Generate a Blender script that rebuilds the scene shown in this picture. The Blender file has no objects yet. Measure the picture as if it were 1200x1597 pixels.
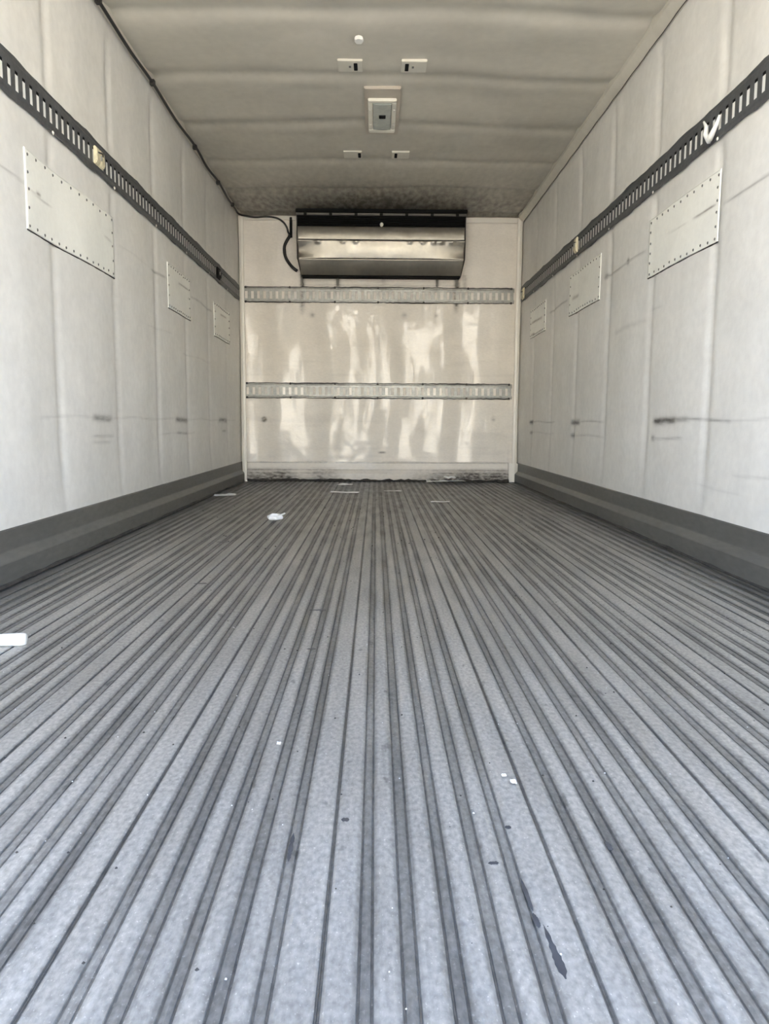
import bpy, bmesh, math, random
import numpy as np
from mathutils import Vector, Matrix
random.seed(7)
SC = bpy.context.scene

# ------------------------------------------------------------------ camera
CAM = (-0.035, 0.0, 0.4972)
pitch, yaw, roll, FPX = -0.1154, 0.0119, 0.0055, 1200.0
cd = bpy.data.cameras.new('camera'); cam = bpy.data.objects.new('camera', cd); SC.collection.objects.link(cam)
cd.sensor_fit = 'VERTICAL'; cd.sensor_height = 24.0; cd.lens = FPX*24.0/1597.0; cd.clip_start = 0.02; cd.clip_end = 500
Fv = Vector((math.sin(yaw)*math.cos(pitch), math.cos(yaw)*math.cos(pitch), math.sin(pitch)))
Rv = Vector((math.cos(yaw), -math.sin(yaw), 0)); Uv = Rv.cross(Fv)
R2 = Rv*math.cos(roll)+Uv*math.sin(roll); U2 = Uv*math.cos(roll)-Rv*math.sin(roll)
M3 = Matrix((R2, U2, -Fv)).transposed()
cam.matrix_world = Matrix.Translation(CAM) @ M3.to_4x4()
SC.camera = cam

# ------------------------------------------------------------------ sky, sun, exposure
w = bpy.data.worlds.new('sky'); SC.world = w; w.use_nodes = True
nt = w.node_tree; nt.nodes.clear()
sky = nt.nodes.new('ShaderNodeTexSky'); sky.sky_type = 'NISHITA'; sky.sun_disc = False
sky.sun_elevation = math.radians(52); sky.sun_rotation = math.radians(35); sky.dust_density = 2.0; sky.air_density = 1.0
bg = nt.nodes.new('ShaderNodeBackground'); bg.inputs['Strength'].default_value = 0.36
wo = nt.nodes.new('ShaderNodeOutputWorld')
nt.links.new(sky.outputs[0], bg.inputs[0]); nt.links.new(bg.outputs[0], wo.inputs[0])
sd = bpy.data.lights.new('sun', 'SUN'); sd.energy = 6.5; sd.angle = math.radians(0.6); sd.color = (1.0, 0.96, 0.88)
sun = bpy.data.objects.new('sun', sd); SC.collection.objects.link(sun)
el, az = math.radians(52), math.radians(35)      # the sun stands ahead of the truck, so none of it falls in at the rear
sun.rotation_euler = Vector((math.sin(az)*math.cos(el), math.cos(az)*math.cos(el), math.sin(el))).to_track_quat('Z', 'Y').to_euler()
SC.view_settings.view_transform = 'Standard'; SC.view_settings.look = 'None'
SC.view_settings.gamma = 1.0; SC.view_settings.use_curve_mapping = False
SC.view_settings.exposure = 2.42
SC.cycles.max_bounces = 16; SC.cycles.diffuse_bounces = 10; SC.cycles.glossy_bounces = 6

# ------------------------------------------------------------------ helpers
W, H, D, Y0 = 2.35, 2.185, 6.575, 0.35
HW = W/2
def mat(name, col, rough=0.5, metal=0.0, noise=None, amt=0.1, bump=None, bstr=0.1, stretch=(1,1,1), dirt=None, spec=0.5, coat=0.0, rvar=0.0, sub=None):
    """col base; noise: scale of colour variation; dirt: colour of dirt and painted shade, shown where the 'grime' attribute is 1"""
    m = bpy.data.materials.new(name); m.use_nodes = True; n = m.node_tree.nodes; l = m.node_tree.links
    b = n['Principled BSDF']; b.inputs['Roughness'].default_value = rough; b.inputs['Metallic'].default_value = metal
    b.inputs['Specular IOR Level'].default_value = spec; b.inputs['Coat Weight'].default_value = coat; b.inputs['Coat Roughness'].default_value = 0.09
    tc = n.new('ShaderNodeTexCoord'); mp = n.new('ShaderNodeMapping'); mp.inputs['Scale'].default_value = stretch
    l.new(tc.outputs['Object'], mp.inputs[0])
    rgb = n.new('ShaderNodeRGB'); rgb.outputs[0].default_value = (*col, 1); out = rgb.outputs[0]
    if noise:
        for k, (sc, a) in enumerate(noise if isinstance(noise, list) else [(noise, amt)]):
            t = n.new('ShaderNodeTexNoise'); t.inputs['Scale'].default_value = sc; t.inputs['Detail'].default_value = 5
            l.new(mp.outputs[0], t.inputs[0])
            mr = n.new('ShaderNodeMapRange'); mr.inputs[1].default_value = .28; mr.inputs[2].default_value = .72
            mr.inputs[3].default_value = 1-a; mr.inputs[4].default_value = 1+a*.6; l.new(t.outputs[0], mr.inputs[0])
            vm = n.new('ShaderNodeVectorMath'); vm.operation = 'SCALE'; l.new(out, vm.inputs[0]); l.new(mr.outputs[0], vm.inputs['Scale']); out = vm.outputs[0]
            if rvar and k == 0:
                m2 = n.new('ShaderNodeMapRange'); m2.inputs[1].default_value = .3; m2.inputs[2].default_value = .7
                m2.inputs[3].default_value = rough-rvar; m2.inputs[4].default_value = rough+rvar; l.new(t.outputs[0], m2.inputs[0]); l.new(m2.outputs[0], b.inputs['Roughness'])
    if dirt:
        at = n.new('ShaderNodeAttribute'); at.attribute_name = 'grime'
        t = n.new('ShaderNodeTexNoise'); t.inputs['Scale'].default_value = 45; t.inputs['Detail'].default_value = 4; md = n.new('ShaderNodeMapping'); md.inputs['Scale'].default_value = (.6, .22, 1.3); l.new(tc.outputs['Object'], md.inputs[0]); l.new(md.outputs[0], t.inputs[0])
        mr = n.new('ShaderNodeMapRange'); mr.inputs[1].default_value = .3; mr.inputs[2].default_value = .65; mr.inputs[3].default_value = .55; mr.inputs[4].default_value = 1.1; l.new(t.outputs[0], mr.inputs[0])
        mu = n.new('ShaderNodeMath'); mu.operation = 'MULTIPLY'; mu.use_clamp = True; l.new(at.outputs['Fac'], mu.inputs[0]); l.new(mr.outputs[0], mu.inputs[1])
        mx = n.new('ShaderNodeMix'); mx.data_type = 'RGBA'; l.new(mu.outputs[0], mx.inputs[0]); l.new(out, mx.inputs[6]); mx.inputs[7].default_value = (*dirt, 1); out = mx.outputs[2]
    l.new(out, b.inputs['Base Color'])
    if bump:
        prev = None
        for sc, s in (bump if isinstance(bump, list) else [(bump, bstr)]):
            t = n.new('ShaderNodeTexNoise'); t.inputs['Scale'].default_value = sc; t.inputs['Detail'].default_value = 3; l.new(mp.outputs[0], t.inputs[0])
            bp = n.new('ShaderNodeBump'); bp.inputs['Strength'].default_value = s; bp.inputs['Distance'].default_value = 0.01; l.new(t.outputs[0], bp.inputs['Height'])
            if prev: l.new(prev, bp.inputs['Normal'])
            prev = bp.outputs[0]
        l.new(prev, b.inputs['Normal'])
    return m

class MB:
    """collects pieces and links them as ONE mesh object"""
    def __init__(s): s.v = []; s.f = []
    def add(s, vs, fs):
        o = len(s.v); s.v += [tuple(p) for p in vs]; s.f += [tuple(i+o for i in f) for f in fs]; return s
    def box(s, a, b):
        (x0,y0,z0),(x1,y1,z1) = a, b
        return s.add([(x0,y0,z0),(x1,y0,z0),(x1,y1,z0),(x0,y1,z0),(x0,y0,z1),(x1,y0,z1),(x1,y1,z1),(x0,y1,z1)],
              [(0,3,2,1),(4,5,6,7),(0,1,5,4),(1,2,6,5),(2,3,7,6),(3,0,4,7)])
    def prism(s, prof, a0, a1, axis='y'):
        """profile of 2-D points swept along an axis"""
        def P(u, v, t): return {'y': (u, t, v), 'x': (t, u, v), 'z': (u, v, t)}[axis]
        n = len(prof)
        vs = [P(u, v, a0) for u, v in prof]+[P(u, v, a1) for u, v in prof]
        fs = [(i, (i+1) % n, n+(i+1) % n, n+i) for i in range(n)]+[tuple(range(n))[::-1], tuple(range(n, 2*n))]
        return s.add(vs, fs)
    def tube(s, pts, r, seg=8):
        pts = [Vector(p) for p in pts]; n = len(pts); rs = r if isinstance(r, list) else [r]*n
        up = Vector((0.13, 0.21, 1)).normalized(); vs = []
        for i, p in enumerate(pts):
            t = (pts[min(i+1, n-1)]-pts[max(i-1, 0)]).normalized()
            a = t.cross(up)
            if a.length < .05: a = t.cross(Vector((1, 0, 0)))
            a.normalize(); b = t.cross(a)
            vs += [p+(a*math.cos(k*2*math.pi/seg)+b*math.sin(k*2*math.pi/seg))*rs[i] for k in range(seg)]
        fs = [(i*seg+k, i*seg+(k+1) % seg, (i+1)*seg+(k+1) % seg, (i+1)*seg+k) for i in range(n-1) for k in range(seg)]
        fs += [tuple(range(seg))[::-1], tuple(range((n-1)*seg, n*seg))]
        return s.add(vs, fs)
    def build(s, name, m, parent=None, smooth=False, bevel=0):
        me = bpy.data.meshes.new(name); me.from_pydata(s.v, [], s.f)
        bm = bmesh.new(); bm.from_mesh(me)
        bmesh.ops.recalc_face_normals(bm, faces=bm.faces[:])
        if bevel: bmesh.ops.bevel(bm, geom=[e for e in bm.edges if len(e.link_faces) == 2 and e.calc_face_angle() > .6], offset=bevel, segments=2, affect='EDGES')
        bm.to_mesh(me); bm.free()
        if smooth: me.shade_smooth()
        me.materials.append(m)
        return link(name, me, parent)
def link(name, me, parent=None):
    o = bpy.data.objects.new(name, me); SC.collection.objects.link(o)
    if parent: o.parent = parent
    return o
def tag(o, label=None, cat=None, group=None, kind=None):
    for k, v in (('label', label), ('category', cat), ('group', group), ('kind', kind)):
        if v: o[k] = v
    return o
def struct(o, label=None): return tag(o, label, 'structure' if False else None, None, 'structure')
def empty(name, loc, label, cat, group=None):
    o = bpy.data.objects.new(name, None); o.empty_display_size = .05; o.location = loc; SC.collection.objects.link(o)
    return tag(o, label, cat, group)
def rel(mb, loc):
    mb.v = [(a-loc[0], b-loc[1], c-loc[2]) for a, b, c in mb.v]; return mb

def sheet(name, us, vs, place, back, m, grime=None, smooth=True, parent=None):
    """a displaced sheet: place(U,V)->xyz arrays for the seen face, back = thickness vector; closed at the rim"""
    U, V = np.meshgrid(us, vs, indexing='ij'); nu, nv = U.shape
    P = np.stack(place(U, V), -1).reshape(-1, 3)
    idx = np.arange(nu*nv).reshape(nu, nv)
    q = np.stack([idx[:-1,:-1], idx[1:,:-1], idx[1:,1:], idx[:-1,1:]], -1).reshape(-1, 4)
    if parent is not None:
        B = P+np.array(back); o = len(P); n = o
        e = [idx[:-1,0], idx[-1,:-1], idx[::-1,-1][:-1], idx[0,::-1][:-1]]
        rim = np.concatenate(e); m_ = len(rim); r = np.arange(m_)
        side = np.stack([rim[(r+1) % m_], rim[r], o+rim, o+rim[(r+1) % m_]], -1)
        me = bpy.data.meshes.new(name); me.from_pydata(np.vstack([P, B]).tolist(), [], q.tolist()+side.tolist()+(q[:, ::-1]+o).tolist())
        if grime is not None:
            g = grime(U, V).clip(0, 1).astype(np.float32).reshape(-1)
            at = me.attributes.new('grime', 'FLOAT', 'POINT'); at.data.foreach_set('value', np.concatenate([g, g*0]))
        bm = bmesh.new(); bm.from_mesh(me); bmesh.ops.recalc_face_normals(bm, faces=bm.faces[:]); bm.to_mesh(me); bm.free()
        if smooth: me.polygons.foreach_set('use_smooth', [True]*len(q)+[False]*m_+[True]*len(q))
        me.materials.append(m)
        return link(name, me, parent)
    rim = np.concatenate([idx[:-1,0], idx[-1,:-1], idx[::-1,-1][:-1], idx[0,::-1][:-1]])
    flat = P[rim].copy(); B = flat+np.array(back); o = len(P)
    n = len(rim); r = np.arange(n)
    side = np.stack([rim[(r+1) % n], rim[r], o+r, o+(r+1) % n], -1)
    me = bpy.data.meshes.new(name)
    faces = q.tolist()+side.tolist()+[list(range(o+n-1, o-1, -1))]
    me.from_pydata(np.vstack([P, B]).tolist(), [], faces)
    if grime is not None:
        g = grime(U, V).clip(0, 1).astype(np.float32).reshape(-1)
        at = me.attributes.new('grime', 'FLOAT', 'POINT'); at.data.foreach_set('value', np.concatenate([g, np.zeros(n, np.float32)]))
    bm = bmesh.new(); bm.from_mesh(me); bmesh.ops.recalc_face_normals(bm, faces=bm.faces[:]); bm.to_mesh(me); bm.free()
    if smooth:
        me.polygons.foreach_set('use_smooth', [True]*len(q)+[False]*(n+1))
    me.materials.append(m)
    return link(name, me, parent)
def vnoise(U, V, seed, su, sv, octv=3):
    """smooth value noise on arrays"""
    rs = np.random.RandomState(seed); out = 0; amp = 1; tot = 0
    for o in range(octv):
        T = rs.rand(64, 64); a = U*su*2**o+100.3; b = V*sv*2**o+100.7
        i = np.floor(a).astype(int); j = np.floor(b).astype(int); fa = a-i; fb = b-j
        fa = fa*fa*(3-2*fa); fb = fb*fb*(3-2*fb)
        g = lambda x, y: T[x % 64, y % 64]
        out = out+amp*((g(i,j)*(1-fa)+g(i+1,j)*fa)*(1-fb)+(g(i,j+1)*(1-fa)+g(i+1,j+1)*fa)*fb); tot += amp; amp *= .5
    return out/tot-.5
def scuffs(U, V, lst):
    g = np.zeros_like(U)
    for (a, b, z, t, s) in lst:
        ed = min(.05, (b-a)*.3)
        m = np.clip((U-a)/ed, 0, 1)*np.clip((b-U)/ed, 0, 1)
        g = np.maximum(g, s*m*np.exp(-((V-z-.004*np.sin(U*9))/t)**2))
    return g

# ------------------------------------------------------------------ materials
M = {}
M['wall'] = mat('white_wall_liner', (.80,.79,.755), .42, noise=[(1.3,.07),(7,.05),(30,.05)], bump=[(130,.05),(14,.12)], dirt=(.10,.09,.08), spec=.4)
M['front'] = mat('glossy_white_liner', (.84,.79,.715), .34, noise=[(4,.06),(40,.05)], bump=[(60,.11),(16,.07)], stretch=(1,1,2.0), dirt=(.07,.06,.05), spec=.5, coat=.6)
def worn_gloss(m):
    # the gel coat is rubbed dull in places and still shiny in upright patches
    n = m.node_tree.nodes; l = m.node_tree.links; b = n['Principled BSDF']
    tc = n.new('ShaderNodeTexCoord'); mp = n.new('ShaderNodeMapping'); mp.inputs['Scale'].default_value = (3.6, 1, 1.25); mp.inputs['Location'].default_value = (.35, 0, .2)
    t = n.new('ShaderNodeTexNoise'); t.inputs['Scale'].default_value = 1.5; t.inputs['Detail'].default_value = 7; t.inputs['Roughness'].default_value = .62
    mr = n.new('ShaderNodeMapRange'); mr.inputs[1].default_value = .46; mr.inputs[2].default_value = .56; mr.inputs[3].default_value = .06; mr.inputs[4].default_value = .95
    l.new(tc.outputs['Object'], mp.inputs[0]); l.new(mp.outputs[0], t.inputs[0]); l.new(t.outputs[0], mr.inputs[0]); l.new(mr.outputs[0], b.inputs['Coat Weight'])
    b.inputs['Specular IOR Level'].default_value = .3; b.inputs['Roughness'].default_value = .5
worn_gloss(M['front'])
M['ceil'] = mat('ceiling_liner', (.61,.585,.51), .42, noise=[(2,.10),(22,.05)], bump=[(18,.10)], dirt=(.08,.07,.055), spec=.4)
M['kick'] = mat('grey_kick_plate', (.168,.166,.155), .48, .35, noise=[(4,.15),(60,.12)], bump=[(40,.1)], stretch=(1,.3,1))
M['alu'] = None
M['rail'] = mat('dark_grey_rail_paint', (.095,.10,.105), .5, .25, noise=[(9,.25),(70,.15)], bump=[(60,.1)])
M['galv'] = mat('galvanised_rail', (.37,.37,.345), .4, .35, noise=[(9,.25),(60,.2)], bump=[(50,.1)])
M['patch'] = mat('white_patch_sheet', (.93,.93,.87), .4, noise=[(5,.04),(50,.03)], bump=[(90,.06)], dirt=(.18,.15,.12))
M['rivet'] = mat('rivet_steel', (.16,.155,.15), .5, .5, noise=40, amt=.2)
M['seal'] = mat('dark_sealant', (.06,.055,.05), .7, noise=[(14,.5),(60,.3)])
M['trim'] = mat('cream_corner_trim', (.82,.79,.72), .35, noise=[(5,.06)], bump=[(20,.05)])
M['steel'] = mat('stainless_drain_pan', (.43,.405,.35), .44, .95, noise=[(6,.12),(30,.08)], bump=[(6,.14)], rvar=.06)
M['black'] = mat('black_metal', (.008,.008,.008), .85, noise=30, amt=.3, spec=.15)
M['frame'] = mat('dark_frame_metal', (.10,.095,.085), .4, .6, noise=20, amt=.2)
M['cable'] = mat('black_rubber', (.018,.017,.016), .55, noise=30, amt=.3)
M['lampbody'] = mat('lamp_housing', (.52,.47,.40), .45, noise=12, amt=.08)
M['bezel'] = mat('lamp_bezel', (.84,.82,.73), .35, noise=12, amt=.06)
M['platem'] = mat('ceiling_plate_paint', (.66,.64,.56), .4, noise=12, amt=.06)
M['lens'] = mat('frosted_lens', (.42,.46,.43), .22, noise=[(25,.12)], bump=[(60,.15)])
M['cream'] = mat('yellowed_plastic', (.70,.64,.46), .4, noise=[(40,.2)])
M['white'] = mat('white_plastic', (.85,.85,.82), .4, noise=[(20,.05)])
M['paper'] = mat('paper_scrap', (.9,.9,.88), .75, noise=[(30,.12)], bump=[(40,.2)])
M['darkbit'] = mat('dark_crumb', (.04,.035,.03), .8, noise=30, amt=.3)
M['ground'] = mat('sunlit_concrete_yard', (.48,.43,.35), .9, noise=[(.6,.12),(6,.1)])
M['body'] = mat('cream_warehouse_paint', (.72,.68,.58), .35, noise=[(3,.03)])
M['stain'] = mat('oil_stain', (.06,.06,.065), .35, noise=30, amt=.3)

def floor_mat():
    m = bpy.data.materials.new('worn_aluminium_floor'); m.use_nodes = True; n = m.node_tree.nodes; l = m.node_tree.links
    b = n['Principled BSDF']; b.inputs['Metallic'].default_value = .55
    tc = n.new('ShaderNodeTexCoord')
    geo = n.new('ShaderNodeNewGeometry')
    def noise(scale, st, det=5, lo=.3, hi=.7, a=0, c=1, vec=None):
        mp = n.new('ShaderNodeMapping'); mp.inputs['Scale'].default_value = st; l.new(vec or geo.outputs['Position'], mp.inputs[0])
        t = n.new('ShaderNodeTexNoise'); t.inputs['Scale'].default_value = scale; t.inputs['Detail'].default_value = det; l.new(mp.outputs[0], t.inputs[0])
        r = n.new('ShaderNodeMapRange'); r.inputs[1].default_value = lo; r.inputs[2].default_value = hi; r.inputs[3].default_value = a; r.inputs[4].default_value = c
        l.new(t.outputs[0], r.inputs[0]); return r.outputs[0]
    def mul(a, bb):
        k = n.new('ShaderNodeMath'); k.operation = 'MULTIPLY'; l.new(a, k.inputs[0])
        if isinstance(bb, float): k.inputs[1].default_value = bb
        else: l.new(bb, k.inputs[1])
        return k.outputs[0]
    streak = noise(6, (4, .35, 1), a=.82, c=1.12)
    patch = noise(1.6, (1, .6, 1), a=.85, c=1.1)
    grain = noise(160, (1, .6, 1), 3, a=.76, c=1.2)
    spk = noise(330, (1, .7, 1), 2, .64, .74, 1, 1.5)
    dk = noise(38, (1, .45, 1), 4, .26, .34, .55, 1)
    f = mul(mul(mul(mul(streak, patch), grain), spk), dk)
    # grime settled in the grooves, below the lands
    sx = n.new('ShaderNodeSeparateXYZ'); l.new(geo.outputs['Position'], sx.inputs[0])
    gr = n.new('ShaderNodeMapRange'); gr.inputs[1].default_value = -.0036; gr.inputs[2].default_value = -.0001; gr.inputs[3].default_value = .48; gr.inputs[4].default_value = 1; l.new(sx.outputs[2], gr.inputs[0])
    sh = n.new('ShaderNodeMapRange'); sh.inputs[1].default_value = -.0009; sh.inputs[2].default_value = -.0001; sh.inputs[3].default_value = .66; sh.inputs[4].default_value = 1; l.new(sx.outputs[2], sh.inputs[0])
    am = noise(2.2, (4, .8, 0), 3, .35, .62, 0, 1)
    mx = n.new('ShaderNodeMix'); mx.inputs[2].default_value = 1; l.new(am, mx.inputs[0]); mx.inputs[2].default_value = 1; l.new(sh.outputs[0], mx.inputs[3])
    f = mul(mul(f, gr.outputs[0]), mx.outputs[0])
    # darker towards the bulkhead
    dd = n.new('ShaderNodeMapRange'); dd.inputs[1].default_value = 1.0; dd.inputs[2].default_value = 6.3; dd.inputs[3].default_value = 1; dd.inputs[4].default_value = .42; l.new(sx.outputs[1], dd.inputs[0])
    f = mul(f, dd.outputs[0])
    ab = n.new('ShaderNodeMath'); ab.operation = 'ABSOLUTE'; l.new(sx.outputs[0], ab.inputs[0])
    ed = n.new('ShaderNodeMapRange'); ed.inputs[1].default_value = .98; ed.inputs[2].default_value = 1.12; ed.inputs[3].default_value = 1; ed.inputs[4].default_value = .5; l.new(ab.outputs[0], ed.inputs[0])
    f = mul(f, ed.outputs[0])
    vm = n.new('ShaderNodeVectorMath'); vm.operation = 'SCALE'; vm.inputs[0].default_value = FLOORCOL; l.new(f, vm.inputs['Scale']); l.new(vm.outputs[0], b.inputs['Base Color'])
    l.new(noise(9, (3, .5, 1), a=.36, c=.56), b.inputs['Roughness'])
    bp = n.new('ShaderNodeBump'); bp.inputs['Strength'].default_value = .25; bp.inputs['Distance'].default_value = .002
    l.new(noise(120, (1, .5, 1), 4), bp.inputs['Height']); l.new(bp.outputs[0], b.inputs['Normal'])
    return m
FLOORCOL = (.47,.455,.425)
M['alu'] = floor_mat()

# ------------------------------------------------------------------ the setting
SEAM = [0.39+.61*k+.002 for k in range(11)]            # posts behind the liner every 61 cm: .39,1.0,1.61,2.22,2.83,...
SEAM = [2.83+.635*k for k in range(-4, 6)]
def seam_dist(Y): return np.min([np.abs(Y-s) for s in SEAM], axis=0)
def wall_disp(Y, Z, seed, dents=1.0):
    wob = .007*vnoise(Y*0, Z, seed+5, 1, 1.3)
    d = seam_dist(Y+wob)
    groove = -.0085*np.exp(-(d/.028)**2)*(.6+.9*(vnoise(Y, Z, seed+2, .4, 1.1)+.5))
    bulge = .006*np.cos(np.clip(d/.3175, 0, 1)*math.pi)*-1*.5
    wav = .010*vnoise(Y, Z, seed, 1.5, .9, 2)+(.0045+.004*np.clip((Z-1.5)/.3, 0, 1))*vnoise(Y, Z, seed+1, 6, 1.3, 2)
    edge = np.clip((Z-.13)/.3, 0, 1)*np.clip((H-.03-Z)/.2, 0, 1)
    rail = 1-.65*np.exp(-((Z-1.55)/.09)**4)
    return (groove*dents+bulge+wav)*edge*rail
LS = [(3.10,3.38,.512,.012,.85),(3.1,3.4,.438,.006,.35),(3.1,3.36,.413,.006,.28),(4.38,4.76,.507,.013,.85),(4.40,4.74,.431,.006,.5),(4.1,4.9,.43,.004,.2),
      (5.6,6.0,.507,.014,.85),(5.72,5.92,.427,.008,.5),(2.6,6.3,.512,.004,.22),(2.3,2.62,1.262,.004,.35),(4.01,4.30,1.266,.006,.6),(4.85,5.5,1.262,.006,.4),(3.5,4.0,1.27,.004,.12),
      (3.9,4.4,.98,.005,.12),(4.6,5.4,.9,.005,.12)]
RS = [(3.08,3.385,.514,.014,1.1),(2.95,3.2,.514,.010,.6),(2.60,3.2,.514,.005,.6),(2.2,2.7,.514,.004,.2),(3.33,3.385,.44,.011,.9),(3.02,3.38,.44,.005,.45),(4.55,4.81,.509,.016,1.1),(4.1,4.7,.509,.005,.45),
      (4.68,4.80,.43,.014,.8),(4.1,4.7,.43,.005,.3),(5.92,6.10,.51,.015,1),(5.2,6.0,.51,.005,.35),(5.95,6.07,.43,.011,.6),(5.2,6.0,.43,.004,.2),
      (2.3,2.80,1.265,.005,.5),(2.95,3.1,1.28,.004,.2),(3.55,4.22,1.27,.005,.6),(3.77,3.82,1.272,.014,.9),(4.12,4.20,1.272,.014,.8),(4.95,5.5,1.27,.006,.6),(2.2,2.35,1.17,.005,.5),(3.3,3.5,1.0,.005,.2),(3.5,4.0,.96,.012,.18),
      (2.3,2.6,.33,.005,.2),(2.5,2.9,.27,.005,.12)]
def grime(side):
    lst = LS if side < 0 else RS
    def g(Y, Z):
        a = scuffs(Y, Z, lst)
        a = a+.17*np.exp(-(seam_dist(Y)/.024)**2)*(.6+vnoise(Y, Z, 31+side, .5, 2.2))  # seam bands: faint dirt plus painted shade of the bent sheet
        st = vnoise(Y, Z, 77+side, 9, .8, 3)
        a = a+np.clip(st-.10, 0, 1)*.35*(.35+np.clip((Z-1.0), 0, 1)*.5)
        a = a+np.clip((Y-4.8)/1.8, 0, 1)*.06  # painted shade: the wall dims towards the far end
        return a
    return g
ys = np.arange(Y0, D+.001, .018); ys[-1] = D; zs = np.linspace(0, H, 330)
for side, nm in ((-1, 'left'), (1, 'right')):
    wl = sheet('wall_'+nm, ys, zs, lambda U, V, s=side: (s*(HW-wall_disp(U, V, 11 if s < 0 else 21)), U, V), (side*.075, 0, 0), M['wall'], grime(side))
    struct(wl, f'white lined side wall on the {nm} with soft vertical seams')
# bulkhead
def fdisp(X, Z):
    ph = 3.0*vnoise(X*1.2, Z, 3, 1, 1.6, 2)
    return (.0028*np.sin(X*2*math.pi/.235+ph)+.0060*np.sin(X*2*math.pi/.43+1+ph*.5)+.008*vnoise(X, Z, 8, 2.6, 2.6, 2)+.0018*vnoise(X, Z, 9, 14, 9, 2)+.0009*vnoise(X, Z, 10, 31, 24, 1))
def fgrime(X, Z):
    a = scuffs(X, Z, [(-.02,.06,.245,.008,.7),(-1.1,1.1,.161,.005,.5)])
    a = a+1.8*np.exp(-(((X+.982)**2+(Z-.521)**2)/.018**2))+.45*np.exp(-(((X-.965)**2+(Z-.53)**2)/.018**2))
    a = a+.5*np.exp(-(((X+.57)**2+(Z-1.39)**2)/.02**2))+.45*np.exp(-(((X-.2)**2+(Z-1.39)**2)/.02**2))+.4*np.exp(-(((X-.47)**2+(Z-1.39)**2)/.018**2))
    for x, s, z0 in ((-.652,.9,1.38),(-.355,.6,1.55),(.469,.5,1.58),(.634,1.1,1.40),(.02,.2,1.5),(.70,.4,1.46)):
        a = a+s*np.exp(-((X-x-.01*vnoise(X*0, Z, 4, 1, 9))/.020)**2)*np.clip((Z-z0)/.1, 0, 1)*(Z < 1.72)
    n = vnoise(X, Z, 44, 2, 26, 2)
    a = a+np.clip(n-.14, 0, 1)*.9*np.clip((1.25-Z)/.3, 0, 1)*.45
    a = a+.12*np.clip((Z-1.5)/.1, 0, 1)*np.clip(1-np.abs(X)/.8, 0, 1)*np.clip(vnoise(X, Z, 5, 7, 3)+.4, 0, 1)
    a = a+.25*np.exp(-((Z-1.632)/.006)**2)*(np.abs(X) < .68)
    return a
wb = sheet('wall_back', np.linspace(-HW-.07, HW+.07, 320), np.linspace(0, H, 320), lambda U, V: (U, D-fdisp(U, V), V), (0, .075, 0), M['front'], fgrime)
struct(wb, 'glossy cream white bulkhead at the far end with streaky daylight reflections')
# ceiling
def cdisp(X, Y):
    Yw = Y+.10*vnoise(X, Y, 61, 1.3, .9, 2)+.03*np.cos(X*2.2)
    k = (Yw-3.42)/.61; fr = np.abs(k-np.round(k))*.61
    fold = -.012*np.exp(-(fr/.055)**2)*(.5+1.2*(vnoise(X, Y, 62, .8, .5)+.5))
    return fold+.034*vnoise(X, Y, 63, .9, 2.4, 3)*np.clip((HW-np.abs(X))/.2, 0, 1)
def cgrime_dark(X, Y):
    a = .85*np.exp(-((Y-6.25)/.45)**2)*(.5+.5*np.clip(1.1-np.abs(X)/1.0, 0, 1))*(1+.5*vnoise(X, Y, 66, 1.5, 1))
    a = a+.30*np.clip((Y-3.6)/2.6, 0, 1)  # ceiling gets darker towards the bulkhead
    Yw = Y+.10*vnoise(X, Y, 61, 1.3, .9, 2)+.03*np.cos(X*2.2); k = (Yw-3.42)/.61; fr = np.abs(k-np.round(k))*.61
    a = a+.13*np.exp(-(fr/.025)**2)*np.clip(.5+2.5*vnoise(X, Y, 67, 2, 1), 0, 1.2)  # darker along the folds
    return a+np.clip(vnoise(X, Y, 68, 2.2, 5, 3)-.08, 0, 1)*.3
ce = sheet('ceiling', np.linspace(-HW-.075, HW+.075, 150), np.arange(Y0, D+.09, .018), lambda U, V: (U, V, H+.004-cdisp(U, V)*(np.abs(U) < HW)-.0), (0, 0, .075), M['ceil'], cgrime_dark)
struct(ce, 'sagging off-white ceiling lining with crosswise folds')
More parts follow.
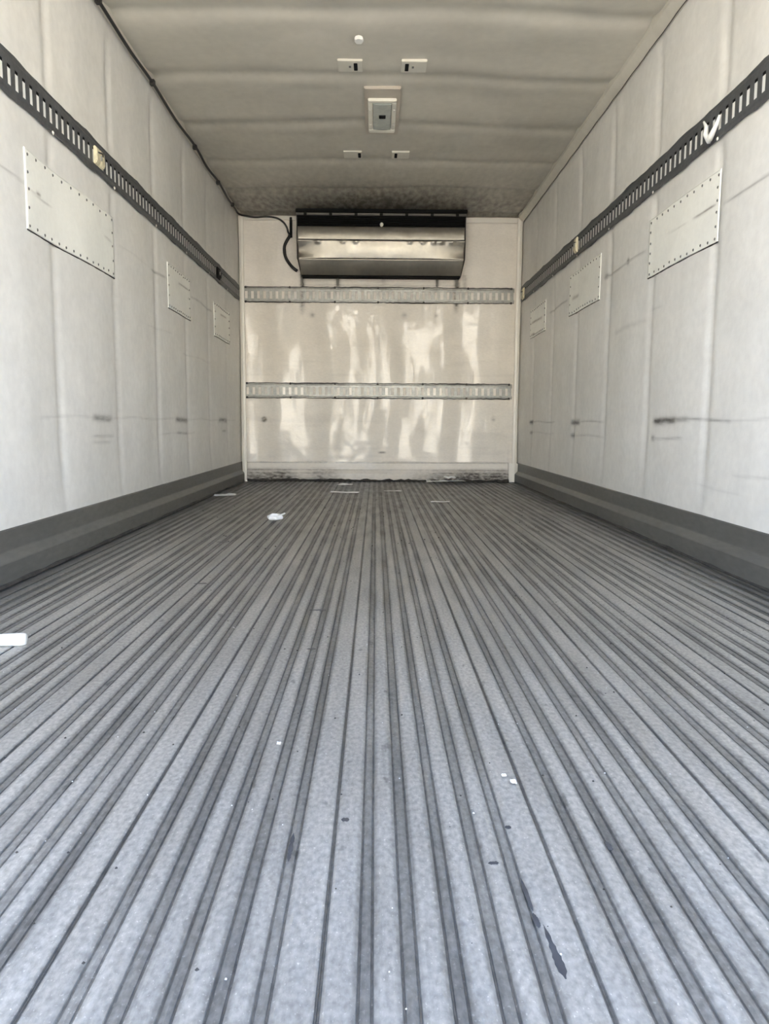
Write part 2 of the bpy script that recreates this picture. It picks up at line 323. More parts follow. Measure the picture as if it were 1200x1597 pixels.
# floor: bed and extruded planks
fb = MB().box((-HW-.075, Y0-.02, -.16), (HW+.075, D+.08, -.0125)).build('floor', M['kick']); struct(fb, 'ribbed aluminium reefer floor running to the bulkhead')
OFF = [.0406, .0817, .1239, .165, .2035, .2515]
def groove(c, hw=.0072, dep=.0038):
    return [(c-hw-.0078, 0), (c-hw-.0050, -.0004), (c-hw-.0010, -.0015), (c-hw, -dep), (c-hw+.0018, -dep), (c-hw+.0026, -.0026), (c, -.0021), (c+hw-.0026, -.0026), (c+hw-.0018, -dep), (c+hw, -dep), (c+hw+.0010, -.0015), (c+hw+.0050, -.0004), (c+hw+.0078, 0)]
def plank_mesh(x0, x1, wscale=1.0):
    prof = []
    top = [(0, -.0034), (.0018, -.0034), (.0028, -.0009), (.0060, 0)]
    prof += [(a, b) for a, b in top]
    for i, g in enumerate(OFF[:-1]):
        prof += groove(g, .0070 if i % 2 == 0 else .0078)
    last = [(.2515-.0060, 0), (.2515-.0028, -.0009), (.2515-.0022, -.0034), (.2515-.0004, -.0034)]
    prof += last
    prof = [(a, b) for a, b in prof if x0 <= a <= x1]
    if prof[0][0] > x0: prof = [(x0, 0)]+prof
    if prof[-1][0] < x1-.001: prof = prof+[(x1, prof[-1][1])]
    n = len(prof); vs = []; ysec = list(np.linspace(Y0-.02, D-.002, 14)); fs = []
    for y in ysec: vs += [(a, y, b) for a, b in prof]+[(prof[-1][0], y, -.012), (prof[0][0], y, -.012)]
    k = n+2
    for j in range(len(ysec)-1):
        fs += [(j*k+i, j*k+(i+1) % k, (j+1)*k+(i+1) % k, (j+1)*k+i) for i in range(k)]
    fs += [tuple(range(k)), tuple((len(ysec)-1)*k+i for i in range(k))[::-1]]
    return MB().add(vs, fs)
pm = None
for k in range(-4, 5):
    if pm is None:
        o = plank_mesh(0, .2515).build('floor_plank', M['alu'], fb); pm = o.data
    else: o = link('floor_plank', pm, fb)
    o.location = (-.083+k*.2515, 0, 0)
o = plank_mesh(.2515-.085, .2515).build('floor_plank', M['alu'], fb); o.location = (-.083-5*.2515, 0, 0)

# kick plates
prof = [(0, .1645), (.0085, .1645), (.0105, .160), (.0110, .098), (.012, .094), (.031, .071), (.033, .067), (.033, .003), (.033, 0), (0, 0)]
for side, nm in ((-1, 'left'), (1, 'right')):
    mb = MB()
    for a, b in ((Y0, D-.01),): mb.prism([(side*(HW+.006-u), v) for u, v in prof], a, b)
    o = struct(mb.build('baseboard_'+nm, M['kick']), f'dark grey stepped kick plate along the foot of the {nm} wall')
    q = MB()
    n = 60; pts = [(side*(HW-.030), Y0+.1+(D-Y0-.2)*i/n, .003) for i in range(n+1)]
    q.tube(pts, [.004+.006*random.random() for _ in pts], 6); q.build('sealant_bead', M['seal'], o)
def kgr(X, Z):
    s = vnoise(X, Z, 91, 5, 7, 3)
    a = np.clip(.95-Z/.13, 0, 1)*(.30+np.clip(np.abs(X+.0)/.5-.5, 0, 1)*1.2)*(1+1.6*s)+.35*np.exp(-((X+.55)/.25)**2)*np.clip(s+.3, 0, 1)*(Z < .12)
    a = a+.45*np.exp(-((Z-.098)/.005)**2)*(.4+np.clip(np.abs(X)-.35, 0, .5))+.5*np.exp(-((Z-.158)/.004)**2)+.3*np.exp(-((Z-.07)/.004)**2)*(np.abs(X) > .45)
    return a
def kplace(U, V):
    off = np.interp(V, [0, .064, .072, .097, .104, .16, .165], [.026, .026, .022, .011, .008, .008, .004])
    return (U, D-.004-off, V)
struct(sheet('baseboard_back', np.linspace(-1.128, 1.10, 260), np.linspace(0, .165, 50), kplace, (0, .03, 0), M['front'], kgr), 'white stepped kick plate of the bulkhead with black mould stains')
# corner trims of the bulkhead, ceiling angle
tn = 0
def trim(mb, label, m='trim', bevel=.003):
    global tn; tn += 1
    return struct(mb.build(f'trim_{tn}', M[m], bevel=bevel), label)
trim(MB().prism([(-HW+.012, D-.012), (-HW+.045, D-.012), (-HW+.045, D-.03), (-HW+.028, D-.034), (-HW+.012, D-.05)], .0, H-.012, 'z'), 'cream vertical corner strip between left wall and bulkhead')
trim(MB().prism([(HW-.012, D-.012), (HW-.045, D-.012), (HW-.045, D-.03), (HW-.028, D-.034), (HW-.012, D-.05)], .16, H-.012, 'z'), 'cream vertical corner strip between right wall and bulkhead')
trim(MB().prism([(HW-.004, D-.012), (HW-.075, D-.012), (HW-.075, D-.038), (HW-.03, D-.045), (HW-.004, D-.07)], 0, .16, 'z'), 'white square corner boot at the right foot of the bulkhead')
trim(MB().box((.70, D-.03, H-.05), (HW-.05, D-.008, H-.012)), 'cream strip along the bulkhead top right of the cooling unit')
trim(MB().box((-HW+.05, D-.03, H-.04), (-.70, D-.008, H-.012)), 'cream strip along the bulkhead top left of the cooling unit')
mb = MB().prism([(HW-.001, H-.05), (HW-.007, H-.052), (HW-.012, H-.045), (HW-.040, H-.012), (HW-.045, H+.02), (HW-.001, H+.02)], Y0, D-.03)
ang = trim(mb, 'cream angle moulding along the right wall under the ceiling', 'ceil', 0)
mb = MB(); mb.tube([(HW-.010, Y0+.02+(D-Y0-.1)*i/80, H-.052+.002*math.sin(i*1.7)) for i in range(81)], .0022, 6); mb.build('sealant_bead', M['seal'], ang)
mb = MB().prism([(-HW+.001, H-.012), (-HW+.02, H-.008), (-HW+.028, H+.02), (-HW+.001, H+.02)], Y0, D-.03)
trim(mb, 'pale caulk fillet along the left wall under the ceiling', 'ceil', 0)
# yard outside behind the truck
gnd = MB().box((-70, -90, -1.45), (70, 40, -1.3)).build('ground', M['ground']); struct(gnd, 'sunlit concrete yard behind the truck')
yw = MB().box((-45, -27, -1.3), (45, -26, 6.5)); yw.box((-45, -27.1, 6.5), (45, -25.8, 6.9))  # unseen wall, added to warm the bulkhead reflection and the bounced light
for i in range(12): yw.box((-42+i*7, -26.02, -1.25), (-38.5+i*7, -25.93, 2.6))
struct(yw.build('wall_yard', M['body']), 'unseen pale wall added across the yard to warm the light')
# chassis under the body so that it stands on the yard
ch = MB()
for x in (-.45, .45): ch.box((x-.04, .6, -.40), (x+.04, D, -.16))
ch.box((-1.1, Y0-.02, -.45), (1.1, Y0+.08, -.16))
co = struct(ch.build('trim_frame', M['frame'])); co.name = 'trim_%d' % (tn+1); co['label'] = 'steel frame rails under the truck body'
for x in (-.95, .95):
    for y in (1.6, 5.6):
        wv = MB(); seg = 24
        for a0, a1, r in ((x-.13, x+.13, .5),):
            wv.add([(a0, y+r*math.cos(t*2*math.pi/seg), -.8+r*math.sin(t*2*math.pi/seg)) for t in range(seg)]+[(a1, y+r*math.cos(t*2*math.pi/seg), -.8+r*math.sin(t*2*math.pi/seg)) for t in range(seg)],
                   [(t, (t+1) % seg, seg+(t+1) % seg, seg+t) for t in range(seg)]+[tuple(range(seg)), tuple(range(seg, 2*seg))])
        wv.build('wheel', M['cable'], co, bevel=.02)

# ------------------------------------------------------------------ cargo rails
PITCH = .0508
def rail(length, edge_wob=True, seed=0):
    """lies along local +x, faces local +y, z up around 0 (height .132)"""
    rs = random.Random(seed); mb = MB()
    F = .0058; n = int(length/PITCH)
    zt, zb = .050, -.041          # raised face
    st, sb = .031, -.030          # slot top, bottom
    mb.box((0, F-.0018, st), (length, F, zt)); mb.box((0, F-.0018, zb), (length, F, sb))
    hw = .0115
    for i in range(n+1):
        c = (i-.5)*PITCH; a, b = max(0, c+hw), min(length, c+PITCH-hw)
        if b > a: mb.box((a, F-.0018, sb), (b, F, st))
    mb.prism([(F, zt), (F-.0025, zt), (.001, zt+.006), (.003, zt+.0085)], 0, length, 'x')
    mb.prism([(F, zb), (F-.0025, zb), (.001, zb-.006), (.003, zb-.0085)], 0, length, 'x')
    m = max(2, int(length/.04))
    for sgn, z0 in ((1, zt+.006), (-1, zb-.006)):
        vs = []
        for i in range(m+1):
            x = length*i/m
            ex = 0.011 if not edge_wob else .0105+.006*max(0, math.cos((x+Y0-.0-2.83+.3)/.635*2*math.pi))**3+.0015*rs.uniform(-1, 1)
            vs += [(x, .0005, z0), (x, .0035, z0), (x, .0035, z0+sgn*ex), (x, .0005, z0+sgn*ex)]
        fs = [(i*4+k, i*4+(k+1) % 4, i*4+4+(k+1) % 4, i*4+4+k) for i in range(m) for k in range(4)]+[(0, 1, 2, 3), (4*m+3, 4*m+2, 4*m+1, 4*m)]
        mb.add(vs, fs)
    return mb
def dome(r=.006, h=.003, seg=8):
    vs = [(r*math.cos(a*2*math.pi/seg), 0, r*math.sin(a*2*math.pi/seg)) for a in range(seg)]+[(r*.6*math.cos(a*2*math.pi/seg), h*.8, r*.6*math.sin(a*2*math.pi/seg)) for a in range(seg)]+[(0, h, 0)]
    fs = [(a, (a+1) % seg, seg+(a+1) % seg, seg+a) for a in range(seg)]+[(seg+a, seg+(a+1) % seg, 2*seg) for a in range(seg)]+[tuple(range(seg))]
    return MB().add(vs, fs)
o = dome().build('rivet', M['rivet'], smooth=True); RIV = o.data; bpy.data.objects.remove(o)
o = dome(.0075, .004).build('screw_head', M['trim'], smooth=True); SCR = o.data; bpy.data.objects.remove(o)
o = dome(.010, .004).build('screw_head_dark', M['seal'], smooth=True); SCD = o.data; bpy.data.objects.remove(o)
PLAY = .006      # how far things stand off the nominal wall plane, clear of its waves
for side, nm, lab in ((-1, 'left', 'dark grey slotted cargo rail along the left wall'), (1, 'right', 'dark grey slotted cargo rail along the right wall')):
    L = D-.05-Y0
    o = rail(L, True, 3+side).build('cargo_rail', M['rail'])
    # local x -> world y ; local y -> world -side*x
    o.matrix_world = Matrix(((0, -side, 0, side*(HW-PLAY)), (1, 0, 0, Y0), (0, 0, 1, 1.551 if side < 0 else 1.553), (0, 0, 0, 1)))
    tag(o, lab, 'cargo rail')
    MB().box((.002, .0005, -.033), (L-.002, .0034, .0215)).build('slot_liner', M['white'], o)
    MB().box((.002, .0005, .0215), (L-.002, .0012, .036)).build('slot_backing', M['black'], o)  # black strip standing in for the shade at the slot tops
    for s in SEAM:
        if Y0 < s < D-.1:
            c = link('screw_head', SCR, o); c.location = (s-Y0, .0035, -.056)
for z, lab in ((1.547, 'pale slotted cargo rail across the bulkhead just under the cooling unit'), (.759, 'pale slotted cargo rail across the bulkhead, lower of the two')):
    o = rail(2.255, False, 9).build('cargo_rail', M['galv'])
    o.matrix_world = Matrix(((1, 0, 0, -1.14), (0, -1, 0, D-PLAY), (0, 0, 1, z), (0, 0, 0, 1)))
    tag(o, lab, 'cargo rail')
    for s, zz in ((1, .0655), (-1, -.0565)):
        pts = [(i*2.24/90, .003, zz+.002*random.uniform(-1, 1)) for i in range(91)]
        rr = [.0032+.0022*max(0, math.sin(i*.13+z*5+s))+.001*random.random() for i in range(91)]
        q = MB().tube(pts, rr, 6); q.build('sealant_bead', M['seal'], o)
    for x in (.02, .385, .76, 1.12, 1.50, 1.87, 2.23):
        for zz in (.063, -.054):
            c = link('screw_head', SCD, o); c.location = (x, .0035, zz)

# ------------------------------------------------------------------ riveted patch panels
def patch_panel(side, y0, y1, z0, z1, label, nt_, nb, ns, sc=(), tilt=0, single=True):
    cy, cz = (y0+y1)/2, (z0+z1)/2; hy, hz = (y1-y0)/2, (z1-z0)/2
    e = empty('patch_panel', (side*(HW-.007), cy, cz), label, 'wall patch')
    U = np.linspace(-hy, hy, 80); V = np.linspace(-hz, hz, 40)
    sd_ = 11 if side < 0 else 21
    off = lambda U, V: wall_disp(np.asarray(U, float)+cy, np.asarray(V, float)+cz, sd_, .12)-.007
    def pl(U, V): return (-side*(off(U, V)+.0028), U, V)
    def gr(U, V):
        g = scuffs(U, V, sc); return g+np.clip(vnoise(U, V, 5+int(cy*7), 7, 9)-.22, 0, 1)*.5
    sheet('sheet', U, V, pl, (side*.0026, 0, 0), M['patch'], gr, parent=e)
    pts = [(-hy+.02+(2*hy-.04)*i/(nt_-1), hz-.014) for i in range(nt_)]+[(-hy+.02+(2*hy-.04)*i/(nb-1), -hz+.014) for i in range(nb)]
    pts += [(s*(hy-.02), -hz+.014+(2*hz-.028)*(i+1)/(ns+1)) for s in (-1, 1) for i in range(ns)]
    if single:
        for (a, b) in pts:
            c = link('rivet', RIV, e); c.location = (-side*(float(off(a, b))+.0024), a+random.uniform(-.003, .003), b+random.uniform(-.003, .003)); c.rotation_euler = (0, 0, side*math.pi/2)
    else:
        mb = MB()
        for (a, b) in pts: q = float(off(a, b)); mb.box((-side*(q+.002), a-.006, b-.005), (-side*(q+.0055), a+.006, b+.005))
        tag(mb.build('rivets', M['rivet'], e), kind='stuff')
    n = 30; bead = MB().tube([(-side*float(off(-hy+2*hy*i/n, -hz-.002)), -hy+2*hy*i/n, -hz-.002) for i in range(n+1)], [.0018+.0015*random.random() for _ in range(n+1)], 5)
    bead.build('sealant_bead', M['seal'], e)
patch_panel(-1, 2.600, 3.465, 1.118, 1.372, 'largest white riveted patch panel on the left wall, nearest the camera', 12, 14, 3, [(-.42,-.2,-.0,.003,.5),(-.35,-.3,.01,.006,.7),(.3,.42,.02,.004,.4)])
patch_panel(-1, 4.31, 4.845, 1.116, 1.358, 'middle white patch panel on the left wall', 11, 12, 3, [(-.05,.26,.05,.004,.7),(.2,.26,.0,.005,.5)])
patch_panel(-1, 5.53, 6.11, 1.100, 1.335, 'farthest white patch panel on the left wall, next to the bulkhead', 10, 11, 3, [(-.1,.2,.06,.006,.7)], single=False)
patch_panel(1, 2.815, 3.520, 1.145, 1.393, 'largest white riveted patch panel on the right wall, nearest the camera', 11, 12, 4, [(-.34,-.12,.012,.004,.8),(-.1,.15,.01,.003,.25)])
patch_panel(1, 4.262, 4.925, 1.168, 1.412, 'middle white patch panel on the right wall, below the cream rail clip', 12, 13, 3, [(.1,.28,-.03,.009,.8)])
patch_panel(1, 5.58, 6.14, 1.160, 1.375, 'farthest white patch panel on the right wall, next to the bulkhead', 10, 11, 3, [(-.2,.26,.0,.008,.8),(.1,.26,-.09,.008,.9)], single=False)

# ------------------------------------------------------------------ fittings left in the side rails
def clip(side, y, z, label, m, hh=.035, ww=.018, n=1):
    e = empty('rail_clip', (side*(HW-PLAY-.0058), y, z), label, 'rail clip')
    b = MB()
    for i in range(n):
        y0 = (i-(n-1)/2)*PITCH
        b.prism([(-side*.0, -hh), (-side*.010, -hh+.003), (-side*.016, -hh*.5), (-side*.014, hh*.6), (-side*.009, hh), (0, hh)], y0-ww, y0+ww)
    b.build('clip_body', m, e, bevel=.003)
    MB().tube([(-side*.010, -ww*.9*n, .012), (-side*.022, 0, .016), (-side*.010, ww*.9*n, .012)], .0035, 6).build('spring_bar', M['frame'], e, True)
    MB().box((-side*.004, -.005, -hh*.3), (-side*.019, .005, hh*.25)).build('latch', M['galv'], e, bevel=.0015)
    return e
clip(-1, 3.262, 1.552, 'double yellowed plastic clip in the left cargo rail', M['cream'], n=2, ww=.021)
clip(-1, 5.64, 1.545, 'dark metal clip near the far end of the left cargo rail', M['black'], hh=.04, ww=.05)
clip(1, 4.735, 1.556, 'cream clip halfway along the right cargo rail, above the middle patch panel', M['cream'], hh=.045, ww=.028)
clip(1, 6.40, 1.545, 'cream clip at the far end of the right cargo rail beside the bulkhead', M['cream'], hh=.045, ww=.04)
e = MB(); x = HW-PLAY-.013
e.tube([(x, 2.80, 1.565), (x-.006, 2.805, 1.54), (x-.009, 2.835, 1.515), (x-.004, 2.87, 1.505), (x-.012, 2.885, 1.53), (x-.003, 2.90, 1.56), (x-.008, 2.915, 1.585)], [.005, .007, .010, .012, .009, .008, .004], 7)
tag(e.build('torn_strap_end', M['white'], smooth=True), 'torn white plastic strap end hooked in the right cargo rail', 'strap end')

# ------------------------------------------------------------------ dome lamp
zl = 2.166
e = empty('ceiling_lamp', (-.006, 4.42, H), 'boxy cream ceiling lamp with frosted lens in the middle of the ceiling', 'ceiling lamp')
o_ = (-.006, 4.42, H)
rel(MB().box((-.102, 4.13, zl+.017), (.088, 4.755, H+.016)), o_).build('mounting_plate', M['lampbody'], e, bevel=.004)
b = MB(); x0, x1, y0, y1 = -.083, .068, 4.24, 4.69
for a, c in (((x0, y0, zl+.002), (x1, y0+.035, zl+.019)), ((x0, y1-.045, zl+.002), (x1, y1, zl+.019)), ((x0, y0+.035, zl+.002), (x0+.024, y1-.045, zl+.019)), ((x1-.024, y0+.035, zl+.002), (x1, y1-.045, zl+.019))): b.box(a, c)
rel(b, o_).build('bezel', M['bezel'], e, bevel=.004)
ln = sheet('lens', np.linspace(x0+.026, x1-.026, 20), np.linspace(y0+.045, y1-.045, 30), lambda U, V: (U-o_[0], V-o_[1], zl+.005-.004*np.cos((U+.007)/.045*1.3)-o_[2]), (0, 0, .006), M['lens'], parent=e)
rel(MB().box((-.024, 4.43, zl-.005), (.012, 4.465, zl+.004)), o_).build('switch_slot', M['black'], e, bevel=.002)
for xx in (x0+.012, x1-.012):
    for yy in (4.36, 4.56):
        c = link('screw_head', SCR, e); c.location = (xx-o_[0], yy-o_[1], zl+.002-H); c.rotation_euler = (-math.pi/2, 0, 0)

# small ceiling hardware
def plate(x0, x1, y0, y1, hx, label, dots=()):
    e = empty('ceiling_plate', ((x0+x1)/2, (y0+y1)/2, H), label, 'ceiling plate', None); o_ = ((x0+x1)/2, (y0+y1)/2, H)
    rel(MB().box((x0, y0, H-.0025), (x1, y1, H+.016)), o_).build('plate', M['platem'], e, bevel=.002)
    rel(MB().box((hx-.009, y0+.022, H-.0055), (hx+.009, y1-.018, H-.002)), o_).build('slot_insert', M['black'], e, bevel=.002)
    for d in dots: rel(MB().box((d-.005, (y0+y1)/2-.008, H-.0048), (d+.005, (y0+y1)/2+.008, H-.002)), o_).build('screw_hole', M['rivet'], e)
plate(-.222, -.105, 3.83, 3.945, -.138, 'small off-white ceiling plate left of and before the lamp, dark slot at right', (-.165,))
plate(.080, .200, 3.83, 3.945, .106, 'small off-white ceiling plate right of and before the lamp, dark slot at left', (.135,))
plate(-.245, -.13, 5.05, 5.17, -.145, 'small ceiling plate behind the lamp on the left')
plate(.06, .17, 5.05, 5.17, .085, 'small ceiling plate behind the lamp on the right')
o = MB().prism([(-.017+.0, 3.60), (0, 3.59), (.017, 3.60), (.020, 3.625), (.012, 3.645), (-.012, 3.645), (-.020, 3.625)], H-.012, H+.004, 'z')
o = o.build('ceiling_button', M['white'], bevel=.003); o.location = (-.117, 0, -.003); tag(o, 'small round white button on the ceiling nearest the camera', 'button')

# ------------------------------------------------------------------ evaporator
UX0, UX1, UY = -.672, .678, 6.34
o_ = (0, UY, H); e = empty('cooling_unit', o_, 'wide stainless steel cooling unit hung under the ceiling on the bulkhead', 'cooling unit')
def part(nm, mb, m, bevel=0, smooth=False, parent=None): return rel(mb, o_).build(nm, M[m], parent or e, smooth, bevel)
yb = D-.012
part('top_bar', MB().box((UX0-.006, UY-.012, H-.032), (UX1+.008, UY+.02, H-.006)), 'black', .002)
part('front_strip', MB().box((UX0, UY+.0, H-.052), (UX1, UY+.016, H-.035)), 'frame', .002)
for i in range(7):
    x = UX0+.07+i*(UX1-UX0-.14)/6
    part('strip_clip', MB().box((x-.012, UY-.003, H-.054), (x+.012, UY, H-.033)), 'black', .001)
part('grille_box', MB().box((UX0+.004, UY+.025, H-.15), (UX1-.004, yb, H-.036)), 'black')
g = MB()
for i in range(5): g.box((UX0+.006, UY+.006, H-.068-i*.014), (UX1-.006, UY+.024, H-.063-i*.014))
part('grille_blades', g, 'black')
part('upper_bar', MB().box((UX0, UY, H-.062), (UX1, UY+.02, H-.054)), 'black')
# drain pan: profile in (y,z)
zU, zF, zL, zB = 2.048, 1.940, 1.800, 1.684
def pan(nm, ya, za, yb_, zb_, seed, m='steel', ins0=0, ins1=0, amp=.004):
    def pl(U, V):
        k = (V-za)/(zb_-za); x = U*(1-0*k)
        xs = U*(1-(ins0+(ins1-ins0)*k)/.675)
        lip = amp*vnoise(U, V, seed, 7, 9, 3)
        dent = 0
        if seed == 51:
            for q, xd in enumerate((-.50,-.30,-.20,.23,.33,.42,.48,.57)):
                dent = dent+.011*np.exp(-((U-xd)/.022)**2-((V-zF+.012)/.014)**2)
        y = ya+(yb_-ya)*k-lip-dent+.034*np.abs(U/.675)**4*np.sin(np.clip(k, 0, 1)*math.pi)*(seed == 51)-.006*np.sin(np.clip(k, 0, 1)*math.pi)
        return (xs-o_[0], y-o_[1], V-o_[2])
    return sheet(nm, np.linspace(UX0+.004, UX1-.004, 160), np.linspace(zb_, za, 16), pl, (0, .016, 0), M[m], parent=e)
pan('upper_panel', UY+.006, zU, UY-.008, zF+.004, 50, ins0=.002, ins1=.004)
pan('drain_pan_front', UY-.010, zF, UY+.016, zL, 51, ins0=.0, ins1=.006)
pan('drain_pan_bottom', UY+.016, zL, UY+.10, zB, 52, ins0=.006, ins1=.026, amp=.003)
part('fold_lip', MB().tube([(UX0+.004+(UX1-UX0-.008)*i/60, UY-.010+.002*random.random(), zF+.003) for i in range(61)], .0035, 6), 'frame')
part('bottom_edge', MB().tube([(UX0+.032, UY+.10, zB-.002), (0, UY+.10, zB-.004), (UX1-.032, UY+.10, zB-.002)], .007, 6), 'black')
part('bottom_tray', MB().box((UX0+.03, UY+.10, zB-.004), (UX1-.03, yb, zB+.02)), 'black')
for s, xx in ((1, UX0), (-1, UX1)):
    sp = [(UY-.004, H-.034), (UY+.004, zU), (UY-.006, zF), (UY+.018, zL), (yb, zL), (yb, H-.034)]
    part('side_plate', MB().prism(sp, xx-.001, xx+s*.003, 'x'), 'frame')
    xi = xx+s*.022
    part('side_plate', MB().add([(xx+s*.002, UY+.018, zL), (xx+s*.024, UY+.102, zB), (xi, yb, zB), (xx+s*.002, yb, zL), (xx+s*.004, UY+.018, zL), (xx+s*.026, UY+.102, zB), (xi+s*.002, yb, zB), (xx+s*.004, yb, zL)],
        [(0,1,2,3), (7,6,5,4), (0,4,5,1), (1,5,6,2), (2,6,7,3), (3,7,4,0)]), 'frame')
bl = MB().tube([(.005, UY-.014, zU+.004), (.005, UY-.030, zU+.010), (.005, UY-.034, zU+.022)], [.013, .016, .006], 10)
tag(part('latch_knob', bl, 'bezel', smooth=True), 'small round knob')
for x in (-.652, -.355, .469, .634):
    part('mounting_strap', MB().box((x-.010, D-.030, 1.622), (x+.010, D-.014, 1.72)), 'frame', .002)

# ------------------------------------------------------------------ cable and hose
def smoothpts(P, n=6):
    P = [Vector(p) for p in P]; out = []
    for i in range(len(P)-1):
        a, b, c, d = P[max(i-1, 0)], P[i], P[i+1], P[min(i+2, len(P)-1)]
        for k in range(n):
            t = k/n; out.append(.5*((2*b)+(c-a)*t+(2*a-5*b+4*c-d)*t*t+(3*b-a-3*c+d)*t**3))
    out.append(P[-1]); return out
xc = -HW+.024
P = [(xc, .45, H-.020), (xc, 1.4, H-.026), (xc, 2.3, H-.016), (xc, 2.9, H-.024), (xc, 3.3, H-.018), (xc, 3.7, H-.027), (xc, 4.05, H-.016), (xc, 4.5, H-.028), (xc+.004, 4.95, H-.014), (xc, 5.3, H-.026), (xc+.003, 5.65, H-.013), (xc, 6.0, H-.024), (xc, 6.3, H-.018), (xc+.004, 6.45, H-.022),
     (xc+.06, 6.515, H-.022), (-1.02, 6.522, H-.028), (-.93, 6.522, H-.022), (-.85, 6.53, H-.032), (-.80, 6.54, H-.060), (-.772, 6.545, H-.10), (-.760, 6.545, H-.14), (-.742, 6.545, H-.16)]
cb = MB().tube(smoothpts(P), .0075, 7).build('power_cable', M['cable'], smooth=True)
tag(cb, 'black cable clipped along the left ceiling corner and across to the cooling unit', 'cable')
for y in (1.0, 1.9, 2.6, 3.3, 4.05, 4.95, 5.65, 6.2):
    MB().box((xc-.012, y-.012, H-.032), (xc+.013, y+.012, H-.004)).build('cable_clip', M['cable'], cb, bevel=.003)
P = [(-.742, 6.545, 2.02), (-.765, 6.545, 1.99), (-.790, 6.545, 1.94), (-.792, 6.545, 1.89), (-.782, 6.545, 1.845), (-.755, 6.545, 1.80), (-.725, 6.545, 1.765), (-.690, 6.545, 1.738)]
hs = MB().tube(smoothpts(P), .013, 8).build('drain_hose', M['cable'], smooth=True)
tag(hs, 'black hose looping down from the bracket into the left end of the cooling unit', 'hose')
br = MB().box((-.748, 6.535, 2.005), (-.728, 6.562, 2.165)).build('conduit_box', M['black'], bevel=.003)
tag(br, 'narrow black upright conduit box on the bulkhead left of the cooling unit', 'conduit box')
MB().box((-.762, 6.538, 2.0), (-.742, 6.560, 2.03)).build('gland', M['frame'], br, bevel=.002)

# ------------------------------------------------------------------ litter on the floor
def scrap(x, y, lx, ly, hgt, seed, label, m='paper', cat='paper scrap', rot=0, name='paper_scrap', group=None):
    rs = np.random.RandomState(seed); nu, nv = 14, 8
    def pl(U, V):
        r = 1-.25*np.abs(vnoise(U, V, seed, 30, 30))*2
        c, s = math.cos(rot), math.sin(rot); a = U*r*lx; b = V*r*ly
        return (a*c-b*s, a*s+b*c, .0035+hgt*np.clip(vnoise(U, V, seed+1, 2.2, 2.2, 3)+.45, .0, 1))
    o = sheet(name, np.linspace(-.5, .5, nu), np.linspace(-.5, .5, nv), pl, (0, 0, -.0015), M[m])
    o.location = (x, y, .034 if seed == 6 else 0)
    return tag(o, label, cat, group)
scrap(-1.045, 5.16, .15, .07, .022, 1, 'flat white paper scrap by the left kick plate near the bulkhead', rot=.05)
scrap(-.277, 6.06, .13, .06, .028, 2, 'white paper scrap lying close to the bulkhead under the cooling unit')
scrap(-.255, 5.44, .21, .05, .012, 3, 'long thin white paper strip left of the centre near the bulkhead', rot=-.2)
scrap(.09, 5.56, .13, .03, .010, 4, 'narrow grey-white paper strip near the centre of the far floor')
scrap(.545, 6.36, .33, .12, .035, 5, 'largest crumpled white paper against the foot of the bulkhead')
scrap(.58, 6.37, .10, .08, .035, 6, 'small raised white paper ball on top of the largest crumpled paper')
scrap(.372, 4.81, .125, .05, .010, 7, 'flat white paper scrap right of the centre, nearer than the pile at the bulkhead')
# crumpled wrapper
mb = MB(); rs = random.Random(5)
mb.tube([(-.03, 0, .018), (-.012, .025, .024), (.018, .02, .026), (.032, -.006, .020), (.012, -.028, .016), (-.02, -.02, .018), (-.032, 0, .022)], [.010, .014, .010, .013, .009, .012, .008], 7)
o = mb.build('crumpled_wrapper', M['paper']); o.location = (-.548, 3.89, -.002); tag(o, 'crumpled ring-shaped white wrapper on the left half of the floor', 'wrapper')
MB().tube([(.028, .01, .028), (.05, .03, .036)], [.006, .004], 6).build('wrapper_tail', M['paper'], o)
# white roll at the left edge
mb = MB().tube([(-.13, -.012, .016), (-.06, -.004, .015), (0, 0, .015), (.042, .004, .015), (.055, .005, .016)], [.012, .0125, .0135, .0150, .0125], 12)
o = mb.build('paper_roll', M['white'], smooth=True); o.location = (-.868, 1.675, -.002); tag(o, 'white rolled paper stick at the left edge of the picture', 'paper roll')
k = 0
for (x, y, s, lab) in ((-.183, 1.143, .004, 'tiny white crumb in the near left half of the floor'), (.148, 1.035, .004, 'white flake on the near floor right of the centre, upper of two'), (.158, 1.015, .005, 'white flake on the near floor right of the centre, lower of two')):
    scrap(x, y, s*1.6, s*1.8, .003, 20+k, lab, 'white', 'crumb', name='paper_crumb'); k += 1
# black grit and oil marks (flat stains that lie on the lands)
def blob(cx, cy, pts, label):
    n = len(pts); mb = MB()
    mb.add([(x, y, .0005) for x, y in pts]+[(x*1.03, y*1.03, .00002) for x, y in pts], [tuple(range(n))]+[(i, (i+1) % n, n+(i+1) % n, n+i) for i in range(n)]+[tuple(range(n, 2*n))[::-1]])
    o = mb.build('oil_stain', M['stain']); o.location = (cx, cy, 0); return tag(o, label, 'stain')
def streak(seed, a, b, wmax, n=16):
    rs = random.Random(seed); L = []; R = []
    ax, ay = a; bx, by = b; dx, dy = bx-ax, by-ay; ll = math.hypot(dx, dy); nx, ny = -dy/ll, dx/ll
    for i in range(n+1):
        t = i/n; ww = wmax*max(.12, min(1, 5*t, 7*(1-t)))*(.35+.65*t if n > 12 and wmax > .004 else 1)*(.75+.5*rs.random())
        L.append((ax+dx*t+nx*ww, ay+dy*t+ny*ww)); R.append((ax+dx*t-nx*ww, ay+dy*t-ny*ww))
    return L+R[::-1]
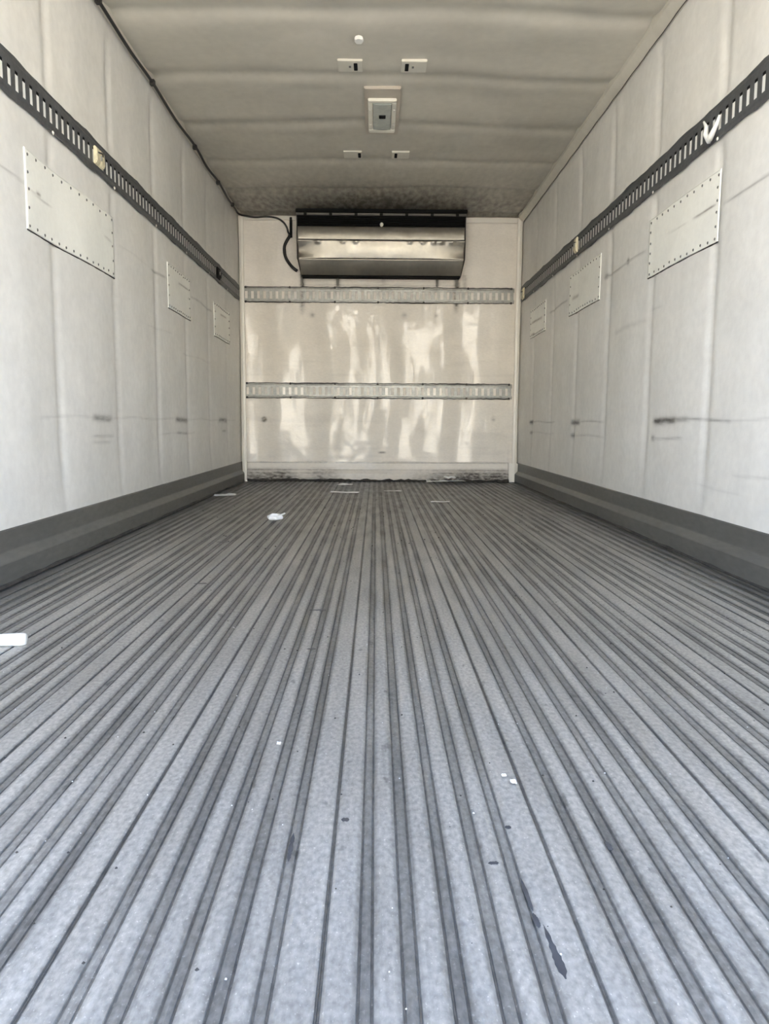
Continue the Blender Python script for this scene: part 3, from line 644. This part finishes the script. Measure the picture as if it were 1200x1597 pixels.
SOURCE_STAINS = [((.1345, .690), (0, .024), (.004, -.050), .0046, 'longest dark wet oil streak on the near floor right of the centre'),
                 ((.1265, .765), (0, .028), (.002, -.028), .0020, 'thin broken oil streak just behind the longest one'),
                 ((-.133, .857), (0, .030), (0, -.030), .0022, 'short black streak in a groove left of the centre')]
SOURCE_STAINS += [
    ((.1278, .722), (0, .010), (.0015, -.012), .0026, 'small oil blot touching the far end of the longest streak'),
    ((.1010, .822), (-.006, 0), (.006, .001), .0030, 'oval dark blot left of the oil streaks'),
    ((.1310, .900), (-.004, 0), (.004, .001), .0034, 'round brown blot behind the oil streaks'),
    ((.2430, .858), (0, .010), (.001, -.010), .0028, 'dark blot in a groove well right of the oil streaks'),
    ((-.0715, .919), (-.005, 0), (.005, 0), .0040, 'faint round dark mark on a land left of the centre'),
    ((-.1760, 1.655), (-.010, 0), (.010, .002), .0060, 'dark spot on the floor left of the centre in the middle distance'),
    ((-.1880, 2.010), (-.022, 0), (.022, .002), .0100, 'wide dark spot on the floor left of the centre, behind the middle distance'),
    ((-.5770, 2.345), (-.020, 0), (.020, .004), .0120, 'dark spot on the left floor, nearer than the crumpled wrapper'),
    ((-.6740, 3.180), (-.026, 0), (.026, .004), .0150, 'widest dark spot on the left floor, just before the crumpled wrapper')]
for i, (c, a, b, ww, lab) in enumerate(SOURCE_STAINS): blob(c[0], c[1], streak(i+3, a, b, ww), lab)
gr = MB(); rs = random.Random(11)
for i in range(420):
    side = rs.random(); y = rs.uniform(.6, 6.4)
    x = rs.uniform(-1.05, 1.05); s = rs.uniform(.0008, .0026)*(1 if y < 3 else 1.6)
    a = rs.uniform(0, 3.1); c, d = math.cos(a)*s, math.sin(a)*s
    gr.add([(x+c, y+d, -.0003), (x-d, y+c, -.0003), (x-c, y-d, -.0003), (x+d, y-c, -.0003), (x, y, s*.9)], [(0, 1, 4), (1, 2, 4), (2, 3, 4), (3, 0, 4), (3, 2, 1, 0)])
tag(gr.build('floor_grit', M['darkbit']), 'fine dark grit scattered over the ribbed floor', 'grit', kind='stuff')
gw = MB()
for i in range(260):
    y = rs.uniform(.6, 3.0); x = rs.uniform(-1.0, 1.0); s = rs.uniform(.0006, .0016)
    a = rs.uniform(0, 3.1); c, d = math.cos(a)*s, math.sin(a)*s
    gw.add([(x+c, y+d, -.0003), (x-d, y+c, -.0003), (x-c, y-d, -.0003), (x+d, y-c, -.0003), (x, y, s*.9)], [(0, 1, 4), (1, 2, 4), (2, 3, 4), (3, 0, 4), (3, 2, 1, 0)])
tag(gw.build('pale_specks', M['white']), 'fine white specks scattered over the near floor', 'grit', kind='stuff')
# black debris line at the foot of the bulkhead
dl = MB().tube([(-1.12+2.22*i/70, D-.036, .002) for i in range(71)], [.010+.016*rs.random() for _ in range(71)], 6)
tag(dl.build('dirt_line', M['darkbit']), 'black dirt gathered where the floor meets the bulkhead', 'dirt', kind='stuff')
# repeats carry a common group phrase
GROUPS = {'cargo_rail': 'slotted cargo rails', 'patch_panel': 'riveted patch panels on the side walls', 'rail_clip': 'clips left in the cargo rails',
          'ceiling_plate': 'small slotted plates on the ceiling', 'paper_scrap': 'paper scraps on the floor', 'paper_crumb': 'white flakes on the near floor', 'oil_stain': 'dark stains on the floor'}
for o in SC.objects:
    k = o.name.split('.')[0]
    if o.parent is None and k in GROUPS: o['group'] = GROUPS[k]
